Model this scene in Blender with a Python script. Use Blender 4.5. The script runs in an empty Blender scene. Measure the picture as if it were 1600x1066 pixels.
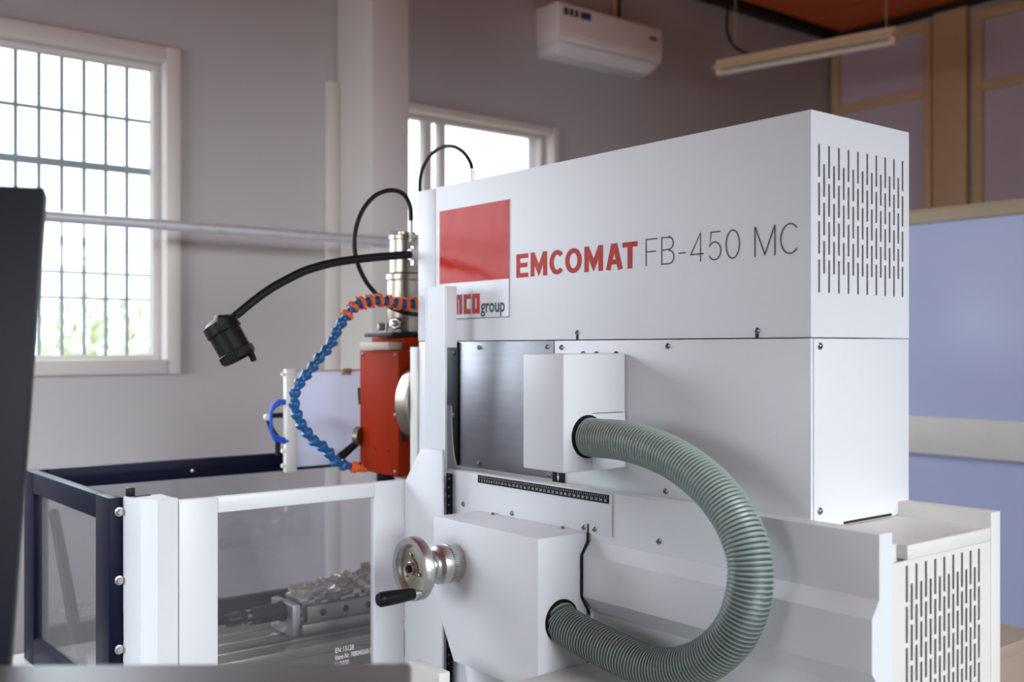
import bpy, bmesh, math, random
from mathutils import Vector, Matrix
random.seed(7)
SC = bpy.context.scene
COL = SC.collection

# ------------------------------------------------------------------ camera, world, lights, exposure
# world axes follow the machine: +Y runs along its long side away from the viewer, +X along its end face
FPX = 1645.0                                    # focal length in pixels of a 1600 px wide frame
EYE = Vector((0, 0, 1.5))
YAW = math.atan2(1320, FPX)
FW = Vector((math.sin(YAW), math.cos(YAW), 0)); RT = Vector((FW.y, -FW.x, 0))
cam = bpy.data.cameras.new('camera'); cam_o = bpy.data.objects.new('camera', cam); COL.objects.link(cam_o)
cam_o.location = EYE; cam_o.rotation_euler = (math.pi / 2, 0, -YAW)
cam.sensor_width = 36; cam.lens = FPX / 1600 * 36; cam.shift_y = 12 / 1600
cam.clip_start = .05; cam.clip_end = 200
cam.dof.use_dof = True; cam.dof.focus_distance = 2.36; cam.dof.aperture_fstop = 2.3
SC.camera = cam_o

vs = SC.view_settings
vs.view_transform = 'Standard'; vs.look = 'None'; vs.gamma = 1; vs.use_curve_mapping = False
vs.exposure = 0.0

W = bpy.data.worlds.new('world'); SC.world = W; W.use_nodes = True
nt = W.node_tree; nt.nodes.clear()
out = nt.nodes.new('ShaderNodeOutputWorld'); bg = nt.nodes.new('ShaderNodeBackground')
tc = nt.nodes.new('ShaderNodeTexCoord'); sp = nt.nodes.new('ShaderNodeSeparateXYZ')
rp = nt.nodes.new('ShaderNodeValToRGB')
rp.color_ramp.elements[0].position = 0; rp.color_ramp.elements[0].color = (.84, .93, 1, 1)
rp.color_ramp.elements[1].position = .8; rp.color_ramp.elements[1].color = (.70, .86, 1, 1)
nt.links.new(tc.outputs['Generated'], sp.inputs[0]); nt.links.new(sp.outputs['Z'], rp.inputs[0])
nt.links.new(rp.outputs[0], bg.inputs[0]); nt.links.new(bg.outputs[0], out.inputs[0])
bg.inputs[1].default_value = 3.0


def area(name, loc, direction, sx, sy, power, col, spread=180):
    l = bpy.data.lights.new(name, 'AREA'); l.shape = 'RECTANGLE'; l.size = sx; l.size_y = sy
    l.energy = power; l.color = col; l.spread = math.radians(spread)
    o = bpy.data.objects.new(name, l); COL.objects.link(o); o.location = loc
    o.rotation_euler = Vector(direction).to_track_quat('-Z', 'Y').to_euler()
    return o


# daylight entering by the windows behind the photographer and on the left
area('daylight_front', (1.4, -2.97, 2.5), (0, 1, -.42), 4.4, .9, 38, (.87, .945, 1), 57)
area('daylight_left', (-2.47, 2.6, 1.7), (1, .38, -.20), 2.5, 1.3, 23, (.84, .92, 1), 72)
area('daylight_back_1', (.4, 4.13, 2.05), (0, -1, -.4), 1.9, 1.0, 25, (.82, .90, 1), 130)
area('daylight_back_2', (3.0, 4.13, 2.0), (0, -1, -.4), 1.0, 1.0, 14, (.92, .96, 1), 130)


# ------------------------------------------------------------------ helpers
def lin(c):
    return tuple(((v / 255) / 12.92 if v / 255 <= .04045 else ((v / 255 + .055) / 1.055) ** 2.4) for v in c)


def mat(name, rgb, rough=.5, metal=0., var=.05, scale=6., bump=0., bscale=80., coat=0., stretch=None, spec=.5):
    m = bpy.data.materials.new(name); m.use_nodes = True
    n = m.node_tree.nodes; L = m.node_tree.links; b = n['Principled BSDF']
    c = lin(rgb)
    t = n.new('ShaderNodeTexCoord'); mp = n.new('ShaderNodeMapping'); L.new(t.outputs['Object'], mp.inputs[0])
    if stretch: mp.inputs['Scale'].default_value = stretch
    nz = n.new('ShaderNodeTexNoise'); nz.inputs['Scale'].default_value = scale; nz.inputs['Detail'].default_value = 5
    L.new(mp.outputs[0], nz.inputs['Vector'])
    mx = n.new('ShaderNodeMix'); mx.data_type = 'RGBA'
    mx.inputs[6].default_value = (*[v * (1 - var) for v in c], 1)
    mx.inputs[7].default_value = (*[min(1, v * (1 + var)) for v in c], 1)
    L.new(nz.outputs['Fac'], mx.inputs[0]); L.new(mx.outputs[2], b.inputs['Base Color'])
    b.inputs['Roughness'].default_value = rough; b.inputs['Metallic'].default_value = metal
    b.inputs['Coat Weight'].default_value = coat; b.inputs['Specular IOR Level'].default_value = spec
    if bump:
        n2 = n.new('ShaderNodeTexNoise'); n2.inputs['Scale'].default_value = bscale; n2.inputs['Detail'].default_value = 3
        L.new(mp.outputs[0], n2.inputs['Vector'])
        bp = n.new('ShaderNodeBump'); bp.inputs['Strength'].default_value = bump; bp.inputs['Distance'].default_value = .002
        L.new(n2.outputs['Fac'], bp.inputs['Height']); L.new(bp.outputs[0], b.inputs['Normal'])
    return m


def glass(name, tint, rough=.02, refl=1.0, haze=0., hazecol=(.6, .6, .65)):
    m = bpy.data.materials.new(name); m.use_nodes = True
    n = m.node_tree.nodes; L = m.node_tree.links; n.clear()
    o = n.new('ShaderNodeOutputMaterial'); tr = n.new('ShaderNodeBsdfTransparent'); tr.inputs[0].default_value = (*tint, 1)
    gl = n.new('ShaderNodeBsdfGlossy'); gl.inputs['Roughness'].default_value = rough
    lw = n.new('ShaderNodeLayerWeight'); lw.inputs[0].default_value = .5          # Schlick's reflectance, alike on both faces
    pw = n.new('ShaderNodeMath'); pw.operation = 'POWER'; pw.inputs[1].default_value = 5; L.new(lw.outputs['Facing'], pw.inputs[0])
    mu = n.new('ShaderNodeMath'); mu.operation = 'MULTIPLY_ADD'; mu.inputs[1].default_value = .96 * refl; mu.inputs[2].default_value = .04 * refl; mu.use_clamp = True
    L.new(pw.outputs[0], mu.inputs[0])
    mx = n.new('ShaderNodeMixShader'); L.new(mu.outputs[0], mx.inputs[0])
    src = tr
    if haze:
        df = n.new('ShaderNodeBsdfDiffuse'); df.inputs[0].default_value = (*hazecol, 1)
        if haze > .3:
            tl = n.new('ShaderNodeBsdfTranslucent'); tl.inputs[0].default_value = (*hazecol, 1)
            m3 = n.new('ShaderNodeMixShader'); m3.inputs[0].default_value = .65
            L.new(df.outputs[0], m3.inputs[1]); L.new(tl.outputs[0], m3.inputs[2]); df = m3
        m2 = n.new('ShaderNodeMixShader'); m2.inputs[0].default_value = haze
        L.new(tr.outputs[0], m2.inputs[1]); L.new(df.outputs[0], m2.inputs[2]); src = m2
    L.new(src.outputs[0], mx.inputs[1]); L.new(gl.outputs[0], mx.inputs[2]); L.new(mx.outputs[0], o.inputs[0])
    return m


def P(px, py, x=None, y=None, z=None, dist=None):
    """point of the place seen at pixel (px, py) on the plane x=, y=, z= or at a given depth"""
    d = FW + RT * ((px - 800) / FPX) + Vector((0, 0, 1)) * ((545 - py) / FPX)
    if x is not None: t = (x - EYE.x) / d.x
    elif y is not None: t = (y - EYE.y) / d.y
    elif z is not None: t = (z - EYE.z) / d.z
    else: t = dist
    return EYE + d * t


class MB:
    """collects shapes; build() links them as ONE mesh object"""
    def __init__(s): s.bm = bmesh.new(); s.mi = 0

    def _done(s, faces):
        for f in faces: f.material_index = s.mi

    def box(s, x0, x1, y0, y1, z0, z1, bev=0., seg=2, M=None):
        b = bmesh.new(); bmesh.ops.create_cube(b, size=1)
        for v in b.verts:
            v.co = Vector(((x0 + x1) / 2 + v.co.x * (x1 - x0), (y0 + y1) / 2 + v.co.y * (y1 - y0), (z0 + z1) / 2 + v.co.z * (z1 - z0)))
        if bev: bmesh.ops.bevel(b, geom=b.edges[:], offset=bev, segments=seg, affect='EDGES', profile=.5)
        if M is not None: b.transform(M)
        s.merge(b); return s

    def merge(s, b):
        mp = {}
        for v in b.verts: mp[v] = s.bm.verts.new(v.co)
        for f in b.faces:
            try:
                g = s.bm.faces.new([mp[v] for v in f.verts]); g.material_index = s.mi
            except ValueError: pass
        b.free()

    def prism(s, pts, axis, a0, a1, bev=0.):
        """polygon extruded along an axis; pts are the other two coordinates in x,y,z order"""
        def mk(p, a):
            return Vector((a, p[0], p[1])) if axis == 'x' else Vector((p[0], a, p[1])) if axis == 'y' else Vector((p[0], p[1], a))
        b = bmesh.new()
        A = [b.verts.new(mk(p, a0)) for p in pts]; B = [b.verts.new(mk(p, a1)) for p in pts]
        n = len(pts)
        b.faces.new(A); b.faces.new(B[::-1])
        for i in range(n): b.faces.new((A[i], B[i], B[(i + 1) % n], A[(i + 1) % n]))
        bmesh.ops.recalc_face_normals(b, faces=b.faces)
        if bev: bmesh.ops.bevel(b, geom=b.edges[:], offset=bev, segments=2, affect='EDGES', profile=.5)
        s.merge(b); return s

    def lathe(s, prof, o, d, seg=28, cap=True):
        """prof: list of (distance along axis, radius)"""
        o = Vector(o); d = Vector(d).normalized()
        u = d.orthogonal().normalized(); w = d.cross(u); rings = []
        for a, r in prof:
            r = max(r, 1e-5)
            rings.append([s.bm.verts.new(o + d * a + (u * math.cos(2 * math.pi * k / seg) + w * math.sin(2 * math.pi * k / seg)) * r) for k in range(seg)])
        fs = []
        for A, B in zip(rings, rings[1:]):
            for k in range(seg): fs.append(s.bm.faces.new((A[k], A[(k + 1) % seg], B[(k + 1) % seg], B[k])))
        if cap:
            fs.append(s.bm.faces.new(rings[0][::-1])); fs.append(s.bm.faces.new(rings[-1]))
        s._done(fs); return s

    def cyl(s, a, b, r, seg=20, r2=None, bev=0.):
        a = Vector(a); b = Vector(b); L = (b - a).length; r2 = r if r2 is None else r2
        pr = [(0, r), (L, r2)] if not bev else [(0, r - bev), (bev, r), (L - bev, r2), (L, r2 - bev)]
        return s.lathe(pr, a, b - a, seg)

    def sweep(s, pts, rad, seg=14, cap=True, mis=None):
        n = len(pts); pts = [Vector(p) for p in pts]
        tan = [(pts[min(i + 1, n - 1)] - pts[max(i - 1, 0)]).normalized() for i in range(n)]
        u = tan[0].orthogonal().normalized(); rings = []
        for i in range(n):
            u = (u - tan[i] * u.dot(tan[i])).normalized(); w = tan[i].cross(u)
            r = rad[i] if isinstance(rad, (list, tuple)) else rad
            rings.append([s.bm.verts.new(pts[i] + (u * math.cos(2 * math.pi * k / seg) + w * math.sin(2 * math.pi * k / seg)) * r) for k in range(seg)])
        for i, (A, B) in enumerate(zip(rings, rings[1:])):
            for k in range(seg):
                f = s.bm.faces.new((A[k], A[(k + 1) % seg], B[(k + 1) % seg], B[k])); f.material_index = mis[i] if mis else s.mi
        if cap:
            s._done([s.bm.faces.new(rings[0][::-1]), s.bm.faces.new(rings[-1])])
        return s

    def quad(s, *p):
        s._done([s.bm.faces.new([s.bm.verts.new(Vector(q)) for q in p])]); return s

    def build(s, name, mats, parent=None, smooth=35, label=None):
        o = obj_from_bm(name, s.bm, mats, parent, smooth); s.bm = None
        if label: o['label'] = label
        return o


def obj_from_bm(name, bm, mats, parent=None, smooth=35):
    bmesh.ops.recalc_face_normals(bm, faces=bm.faces)
    if parent is not None:
        p = parent; off = Vector((0, 0, 0))
        while p is not None: off += p.location; p = p.parent
        for v in bm.verts: v.co -= off
    me = bpy.data.meshes.new(name); bm.to_mesh(me); bm.free()
    for m in (mats if isinstance(mats, (list, tuple)) else [mats]): me.materials.append(m)
    if smooth:
        for p in me.polygons: p.use_smooth = True
        me.set_sharp_from_angle(angle=math.radians(smooth))
    o = bpy.data.objects.new(name, me); COL.objects.link(o)
    if parent is not None: o.parent = parent
    return o


def thing(name, label, cat, loc, group=None):
    o = bpy.data.objects.new(name, None); COL.objects.link(o); o.location = loc; o.empty_display_size = .1
    o['label'] = label; o['category'] = cat
    if group: o['group'] = group
    return o


def tag(o, label, cat, group=None):
    o['label'] = label; o['category'] = cat
    if group: o['group'] = group
    return o


def struct(o): o['kind'] = 'structure'; return o


def spline(pts, n):
    """Catmull-Rom through pts, resampled to n+1 evenly spaced points"""
    pts = [Vector(p) for p in pts]; q = [pts[0] * 2 - pts[1]] + pts + [pts[-1] * 2 - pts[-2]]; d = []
    for i in range(1, len(q) - 2):
        a, b, c, e = q[i - 1:i + 3]
        for k in range(24):
            t = k / 24
            d.append(.5 * ((2 * b) + (c - a) * t + (2 * a - 5 * b + 4 * c - e) * t * t + (3 * b - a - 3 * c + e) * t ** 3))
    d.append(pts[-1]); acc = [0]
    for a, b in zip(d, d[1:]): acc.append(acc[-1] + (b - a).length)
    res = []; j = 0
    for k in range(n + 1):
        s = acc[-1] * k / n
        while j < len(acc) - 2 and acc[j + 1] < s: j += 1
        f = (s - acc[j]) / max(1e-9, acc[j + 1] - acc[j]); res.append(d[j].lerp(d[j + 1], min(1, f)))
    return res


def copy_at(o, parent, delta):
    c = o.copy(); COL.objects.link(c); c.parent = parent; c.location = o.location + Vector(delta); return c


# ------------------------------------------------------------------ stroke lettering (flat print)
def arc(cx, cy, rx, ry, a0, a1, n=14):
    return [(cx + rx * math.cos(math.radians(a0 + (a1 - a0) * k / n)), cy + ry * math.sin(math.radians(a0 + (a1 - a0) * k / n))) for k in range(n + 1)]


def glyphs(h):                      # h = half stroke; every glyph: (width, [polylines]) on a cap height of 1
    t, b = 1 - h, h
    G = {}
    G['E'] = (.60, [[(h, 0), (h, 1)], [(h, t), (.6, t)], [(h, .52), (.56, .52)], [(h, b), (.6, b)]])
    G['F'] = (.56, [[(h, 0), (h, 1)], [(h, t), (.56, t)], [(h, .52), (.5, .52)]])
    G['M'] = (.80, [[(h, 0), (h, 1)], [(h, 1 - .2 * h), (.40, h * 2.5), (.80 - h, 1 - .2 * h)], [(.80 - h, 0), (.80 - h, 1)]])
    G['C'] = (.615, [arc(.36, .5, .36 - h, .5 - h, 42, 318, 26)])
    G['O'] = (.74, [arc(.37, .5, .37 - h, .5 - h, 0, 360, 32)])
    G['A'] = (.70, [[(h * 1.05, 0), (.35 - h * .25, 1)], [(.70 - h * 1.05, 0), (.35 + h * .25, 1)], [(.16, .30), (.54, .30)]])
    G['T'] = (.60, [[(0, t), (.60, t)], [(.30, 0), (.30, 1)]])
    G['B'] = (.60, [[(h, 0), (h, 1)], [(h, t), (.36, t)] + arc(.36, .76, .2 - h * .5, .24 - h, 90, -90, 10) + [(h, .52)],
                    [(.34, .52)] + arc(.36, .26, .24 - h, .26 - h, 90, -90, 10) + [(h, b)]])
    G['-'] = (.36, [[(.02, .36), (.34, .36)]])
    G['4'] = (.58, [[(.44, 0), (.44, 1), (h, .27), (.58, .27)]])
    G['5'] = (.56, [[(.52, t), (.13, t), (.08, .50)] + arc(.28, .33, .28 - h, .33 - h, 140, -150, 18)])
    G['0'] = (.58, [arc(.29, .5, .29 - h, .5 - h, 0, 360, 28)])
    G[' '] = (.22, [])
    # squared lower-case forms for the small logo
    G['e'] = (.60, [[(h, b), (h, t), (.6 - h, t), (.6 - h, .5), (h, .5)], [(h, b), (.6, b)]])
    G['m'] = (.90, [[(h, 0), (h, t), (.9 - h, t), (.9 - h, 0)], [(.45, 0), (.45, t)]])
    G['c'] = (.58, [[(.58, t), (h, t), (h, b), (.58, b)]])
    G['o'] = (.60, [[(h, b), (h, t), (.6 - h, t), (.6 - h, b), (h, b)]])
    return G


def ribbon(mb, pts, w, place):
    cl = len(pts) > 2 and (Vector(pts[0]) - Vector(pts[-1])).length < 1e-6
    p = [Vector(q) for q in pts]
    if cl: p = p[:-1]
    n = len(p); L = []; R = []
    for i in range(n):
        a = p[i - 1] if (i > 0 or cl) else None; c = p[(i + 1) % n] if (i < n - 1 or cl) else None
        d1 = (p[i] - a).normalized() if a is not None else None; d2 = (c - p[i]).normalized() if c is not None else None
        if d1 is None: d1 = d2
        if d2 is None: d2 = d1
        n1 = Vector((-d1.y, d1.x)); n2 = Vector((-d2.y, d2.x)); m = (n1 + n2)
        m = m.normalized() if m.length > 1e-4 else n1
        k = w / 2 / max(.38, m.dot(n1)); L.append(p[i] + m * k); R.append(p[i] - m * k)
    idx = list(range(n)) + ([0] if cl else [])
    for i, j in zip(idx, idx[1:]):
        mb.quad(place(L[i]), place(R[i]), place(R[j]), place(L[j]))


def letter(txt, height, width, stroke, place, gap, m, parent):
    """strokes of the words txt, fitted to width; place maps (u, v) to the surface"""
    h = stroke / 2; G = glyphs(h); tot = sum(G[c][0] + gap for c in txt) - gap - .13 * txt.count('A')
    sx = width / (tot * height); u = 0
    for c in txt:
        mb = MB(); lift = 0
        for pl in G[c][1]:
            def pl2(q, e=lift):
                v = place(q); n = place((0, 0)); a = place((1, 0)) - n; b = place((0, 1)) - n
                return v + a.cross(b) * e
            ribbon(mb, [((u + a) * height, b * height) for a, b in pl], stroke * height, lambda q: pl2((q[0] * sx, q[1]))); lift += .00006
        u += G[c][0] + gap - (.13 if c == 'A' else 0)
        if G[c][1]: mb.build('letter', m, parent, 0)


def print_text(txt, size, place, width=None, bold=0., align='LEFT', spacing=1.0, shear=0.):
    """flat print from Blender's own typeface, laid on a surface through place(u, v)"""
    cu = bpy.data.curves.new('print', 'FONT'); cu.body = txt; cu.size = size; cu.offset = bold; cu.space_character = spacing
    cu.align_x = align; cu.resolution_u = 3
    o = bpy.data.objects.new('print', cu); COL.objects.link(o)
    bpy.context.view_layer.update()
    me = bpy.data.meshes.new_from_object(o.evaluated_get(bpy.context.evaluated_depsgraph_get()))
    bpy.data.objects.remove(o); bpy.data.curves.remove(cu)
    mb = MB(); mb.bm.from_mesh(me); bpy.data.meshes.remove(me)
    xs = [v.co.x for v in mb.bm.verts]; k = width / (max(xs) - min(xs)) if width else 1; x0 = min(xs)
    for v in mb.bm.verts: v.co = Vector(place(((v.co.x - x0) * k, v.co.y)))
    return mb


# ------------------------------------------------------------------ materials
M_white = mat('machine_white_paint', (229, 229, 232), .38, var=.012, scale=3, bump=.05, bscale=420)
M_white2 = mat('machine_cream_white_paint', (228, 225, 219), .42, var=.015, scale=4)
M_navy = mat('navy_paint', (8, 11, 36), .45, spec=.13, var=.06)
M_black = mat('black_plastic', (9, 9, 10), .5, spec=.25, var=.1)
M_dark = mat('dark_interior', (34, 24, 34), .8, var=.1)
M_steel = mat('brushed_steel', (168, 166, 168), .3, 1., var=.10, scale=5, stretch=(1, 1, 60), bump=.06, bscale=30)
M_plate = mat('brushed_slide_plate', (158, 158, 164), .42, .9, var=.13, scale=3, stretch=(1, 3, 30), bump=.05, bscale=25)
M_chrome = mat('polished_metal', (196, 194, 192), .36, 1., var=.12, scale=30)
M_alu = mat('machined_metal', (172, 160, 146), .32, 1., var=.18, scale=14, stretch=(1, 1, 12))
M_screw = mat('screw_metal', (150, 146, 140), .3, 1., var=.1)
M_orange = mat('brick_orange_paint', (150, 40, 10), .6, spec=.07, var=.05, bump=.08, bscale=300)
M_red = mat('glossy_red_film', (200, 38, 22), .16, spec=.12, var=.1, scale=9, bump=.9, bscale=14)
M_redtext = mat('red_print', (196, 40, 26), .5, spec=.2)
M_darktext = mat('charcoal_print', (62, 52, 66), .5)
M_teal = mat('teal_black_print', (42, 60, 74), .5)
M_whitetext = mat('white_print', (225, 225, 225), .5)
M_label = mat('label_film', (226, 227, 232), .22, var=.01)
M_hose_r = mat('hose_rib_green', (146, 160, 153), .33, var=.05)
M_hose_g = mat('hose_wall_grey', (72, 79, 78), .42, var=.06)
M_blue = mat('blue_segment_plastic', (14, 82, 136), .35, var=.05)
M_blue2 = mat('blue_handle_plastic', (22, 82, 200), .4)
M_orange2 = mat('bright_orange_plastic', (232, 92, 20), .38, var=.05)
M_rubber = mat('black_rubber', (12, 12, 13), .55, spec=.3, var=.1)
M_plaster = mat('grey_wall_plaster', (192, 187, 186), .85, var=.03, scale=2, bump=.15, bscale=60)
M_plaster_d = mat('tan_wall_plaster', (136, 120, 106), .85, var=.03, scale=2)
M_plaster_w = mat('white_pillar_plaster', (214, 208, 202), .8, var=.03, scale=2)
M_frame = mat('window_frame_paint', (222, 214, 208), .5, var=.02)
M_tan = mat('tan_wood_frame', (222, 186, 146), .55, var=.08, stretch=(1, 1, 8))
M_floor = mat('concrete_floor', (186, 180, 176), .45, var=.1, scale=3)
M_ceil = mat('terracotta_ceiling_board', (222, 104, 44), .6, var=.08, scale=3)
M_ceil_d = mat('dark_brown_ceiling', (44, 26, 18), .7)
M_galv = mat('galvanised_pipe', (206, 210, 212), .45, .3, var=.18, scale=18)
M_bar = mat('grille_bar_paint', (168, 174, 176), .55, var=.1)
M_frost = mat('frosted_mauve_glass', (214, 196, 206), .3, var=.05, scale=2)
M_bluepanel = mat('pale_blue_glossy_board', (200, 212, 255), .16, var=.03, scale=1.5)
M_alframe = mat('pale_aluminium_frame', (236, 236, 232), .45, .0, var=.05)
M_woodf = mat('pale_wood_rail', (188, 172, 146), .5, var=.07, stretch=(1, 6, 1))
M_beige = mat('beige_desk_laminate', (176, 158, 140), .5, var=.05)
M_ac = mat('air_conditioner_plastic', (246, 236, 230), .35, var=.01)
M_lampbody = mat('cream_lamp_enamel', (246, 222, 186), .4, var=.02)
M_tube = mat('milky_lamp_tube', (232, 222, 212), .25)
M_panelback = mat('charcoal_panel_paint', (22, 24, 33), .55, spec=.25, var=.05, bump=.05, bscale=300)
M_bench = mat('brushed_bench_steel', (118, 114, 114), .5, .7, var=.10, scale=8, bump=.05, bscale=90)
M_film = mat('crinkled_plastic_film', (190, 184, 176), .16, .55, var=.15, scale=14, bump=.9, bscale=28)
M_cast = mat('ground_cast_iron', (140, 132, 122), .36, .9, var=.12, scale=10)
M_poly = glass('clear_polycarbonate', (.93, .93, .95), .03, 1.0, .03)
M_poly_d = glass('smoked_polycarbonate', (.90, .90, .92), .03, 1.1, .03)
M_acryl = glass('acrylic_sheet', (.90, .91, .97), .03, 1.1, .62, (.84, .86, .97))
M_glass = glass('window_glass', (.95, .97, .97), .01, .7)
M_soil = mat('laterite_soil', (140, 96, 66), .9, var=.15, scale=.6)
M_leaf = mat('shrub_leaves', (214, 222, 176), .7, var=.3, scale=4)
M_bark = mat('shrub_bark', (120, 96, 76), .9)
M_house = mat('pale_house_wall', (226, 222, 216), .8)

# ------------------------------------------------------------------ room
X0, X1, Y0, Y1, H = -2.5, 6.09, -3.0, 4.15, 3.6      # room limits


def wall_with_holes(axis, a0, a1, lo, hi, holes):
    """slab between a0..a1 on its thin axis, lo..hi along it, holes = (l0, l1, z0, z1)"""
    mb = MB()
    def bx(l0, l1, z0, z1):
        if l1 - l0 < 1e-4 or z1 - z0 < 1e-4: return
        mb.box(l0, l1, a0, a1, z0, z1) if axis == 'y' else mb.box(a0, a1, l0, l1, z0, z1)
    cur = lo
    for l0, l1, z0, z1 in sorted(holes):
        bx(cur, l0, 0, H); bx(l0, l1, 0, z0); bx(l0, l1, z1, H); cur = l1
    bx(cur, hi, 0, H); return mb


fl = MB().box(X0 - .2, X1 + .2, Y0 - .2, Y1 + .2, -.15, 0).build('floor', M_floor); struct(fl)
W1 = (-.75, 1.56, 1.445, 2.655); W2 = (2.43, 3.60, 1.445, 2.625)
wb = wall_with_holes('y', Y1, Y1 + .2, X0 - .2, X1 + .2, [W1, W2]).build('wall_back', M_plaster); struct(wb)
wr = wall_with_holes('x', X1, X1 + .2, Y0 - .2, Y1, []).build('wall_right', M_plaster); struct(wr)
wf = wall_with_holes('y', Y0 - .2, Y0, X0 - .2, X1 + .2, [(-.8, 3.6, 2.05, 2.95)]).build('wall_front', M_plaster_d); struct(wf)
wl = wall_with_holes('x', X0 - .2, X0, Y0, Y1, [(1.3, 3.9, 1.05, 2.35)]).build('wall_left', M_plaster_d); struct(wl)
ce = MB().box(X0 - .2, X1 + .2, Y0 - .2, Y1 + .2, H, H + .15).build('ceiling', M_ceil_d); struct(ce)
# boards between dark joints; the joints are the recessed slab above
bx0 = X1 + .15; first = None
for i in range(13):
    for j in range(6):
        x1 = bx0 - i * .63; x0 = x1 - .605; x1 = min(x1, X1 - .065); y1 = Y1 - .10 - j * 1.2; y0 = y1 - 1.175
        y0 = max(y0, Y0 + .02); x0 = max(x0, X0 + .02)
        if x1 - x0 < .05 or y1 - y0 < .05: continue
        MB().box(x0, x1, y0, y1, H - .014, H + .001, .003, 1).build('ceiling_panel', M_ceil, ce)
struct(MB().box(X1 - .06, X1, Y0, Y1 - .06, H - .05, H).build('trim_1', M_ceil_d))
struct(MB().box(X0, X1, Y1 - .06, Y1, H - .05, H).build('trim_2', M_ceil_d))
# pillar in front of the window wall, with a cream board beside it
struct(MB().box(2.33, 2.515, 3.85, Y1, 0, H, .004).build('pillar', M_plaster_w))
struct(MB().box(2.265, 2.33, Y1 - .03, Y1, 0, P(520, 130, y=Y1).z, .004).build('trim_3', M_plaster_w))


def window(name, W, bars_v, bars_h, sash, loc_y=Y1, a=.045, t=.03):
    x0, x1, z0, z1 = W
    root = bpy.data.objects.new(name, None); COL.objects.link(root); root.location = ((x0 + x1) / 2, loc_y, z0); struct(root)
    f = MB()
    for b in ((x0 - a, x0 + .012, z0 - .045, z1 + a), (x1 - .012, x1 + a, z0 - .045, z1 + a)):
        f.box(b[0], b[1], loc_y - .03, loc_y + .03, b[2], b[3], .004)
    f.box(x0 + .012, x1 - .012, loc_y - .028, loc_y + .03, z1 - .012, z1 + a, .004)
    f.box(x0 + .012, x1 - .012, loc_y - .036, loc_y + .03, z0 - .045, z0 + .012, .004)
    f.build('window_frame', M_frame, root)
    s = MB()
    s.box(x0, x0 + t, loc_y + .07, loc_y + .11, z0, z1); s.box(x1 - t, x1, loc_y + .07, loc_y + .11, z0, z1)
    s.box(x0 + t, x1 - t, loc_y + .07, loc_y + .11, z0, z0 + t); s.box(x0 + t, x1 - t, loc_y + .07, loc_y + .11, z1 - t, z1)
    s.build('sash', M_frame, root)
    for (p0, p1) in sash:
        MB().box(p0, p1, loc_y + .065, loc_y + .112, z0 + t, z1 - t, .003).build('mullion', M_frame, root)
    MB().box(x0 + t, x1 - t, loc_y + .086, loc_y + .092, z0 + t, z1 - t).build('pane', M_glass, root)
    proto = None
    for x in bars_v:
        if proto is None:
            proto = MB().box(x - .006, x + .006, loc_y + .150, loc_y + .162, z0, z1).build('grille_bar', M_bar, root); px_ = x
        else: copy_at(proto, root, (x - px_, 0, 0))
    for z, t2 in bars_h:
        MB().box(x0, x1, loc_y + .146, loc_y + .166, z - t2, z + t2).build('grille_rail', M_bar, root)
    return root


window('window_1', W1, [1.453 - .084 * k for k in range(26)], [(2.43, .005), (2.225, .013), (1.80, .004), (1.70, .004)], [(.36, .42)])
window('window_2', W2, [], [], [(2.842, 2.885), (2.935, 2.967)], a=.024, t=.022)


def side_window(name, y0, y1, z0, z1, rails):
    root = bpy.data.objects.new(name, None); COL.objects.link(root); root.location = (X1, (y0 + y1) / 2, z0); struct(root)
    f = MB()
    f.box(X1 - .06, X1, y0, y0 + .05, z0, z1, .003); f.box(X1 - .06, X1, y1 - .06, y1, z0, z1, .003)
    f.box(X1 - .06, X1, y0 + .05, y1 - .06, z1 - .06, z1, .003); f.box(X1 - .06, X1, y0 + .05, y1 - .06, z0, z0 + .06, .003)
    f.build('window_frame', M_tan, root)
    rails = sorted(rails); zs = [z0 + .06] + [v for r in rails for v in (r - .03, r + .03)] + [z1 - .06]
    for r in rails: MB().box(X1 - .055, X1, y0 + .05, y1 - .06, r - .03, r + .03, .003).build('window_rail', M_tan, root)
    for k in range(0, len(zs), 2):
        MB().box(X1 - .03, X1 - .022, y0 + .045, y1 - .055, zs[k], zs[k + 1]).build('pane', M_frost, root)
    return root


side_window('window_3', 3.425, 4.13, 1.2, 3.52, [3.08, 2.2])
side_window('window_4', 2.0, 3.16, 1.2, 3.50, [3.05, 2.2])
struct(MB().box(X1 - .04, X1, 3.205, 3.42, 0, H - .05, .003).build('trim_4', M_tan))

# outside, bleached by the daylight
struct(MB().box(-40, 46, -40, 46, -.45, -.35).build('ground', M_soil))


def shrub(x, y, h, r, label):
    t = thing('shrub', label, 'shrub', (x, y, -.35), 'shrubs outside the barred window')
    MB().sweep([(x, y, -.35), (x + .05, y, h * .35), (x, y + .05, h * .8)], [.06, .045, .02], 8).build('stem', M_bark, t)
    mb = MB()
    for k in range(420):
        a = random.uniform(0, 6.28); e = random.uniform(-1, 1); rr = r * random.random() ** .4
        c = Vector((x + rr * math.cos(a) * math.sqrt(1 - e * e), y + rr * math.sin(a) * math.sqrt(1 - e * e), h * .62 + rr * e * h * .42 / r))
        d = Vector((random.uniform(-1, 1), random.uniform(-1, 1), random.uniform(-.5, 1))).normalized() * .16
        u = d.orthogonal().normalized() * .06
        mb.quad(c, c + d * .5 + u, c + d, c + d * .5 - u)
    mb.build('foliage', M_leaf, t)['kind'] = 'stuff'


shrub(1.55, 9.5, 1.9, .9, 'pale green shrub outside the barred window, seen low in its left half')
shrub(3.55, 11.5, 2.0, .8, 'faint green shrub outside the barred window, seen low at its right side')

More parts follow.
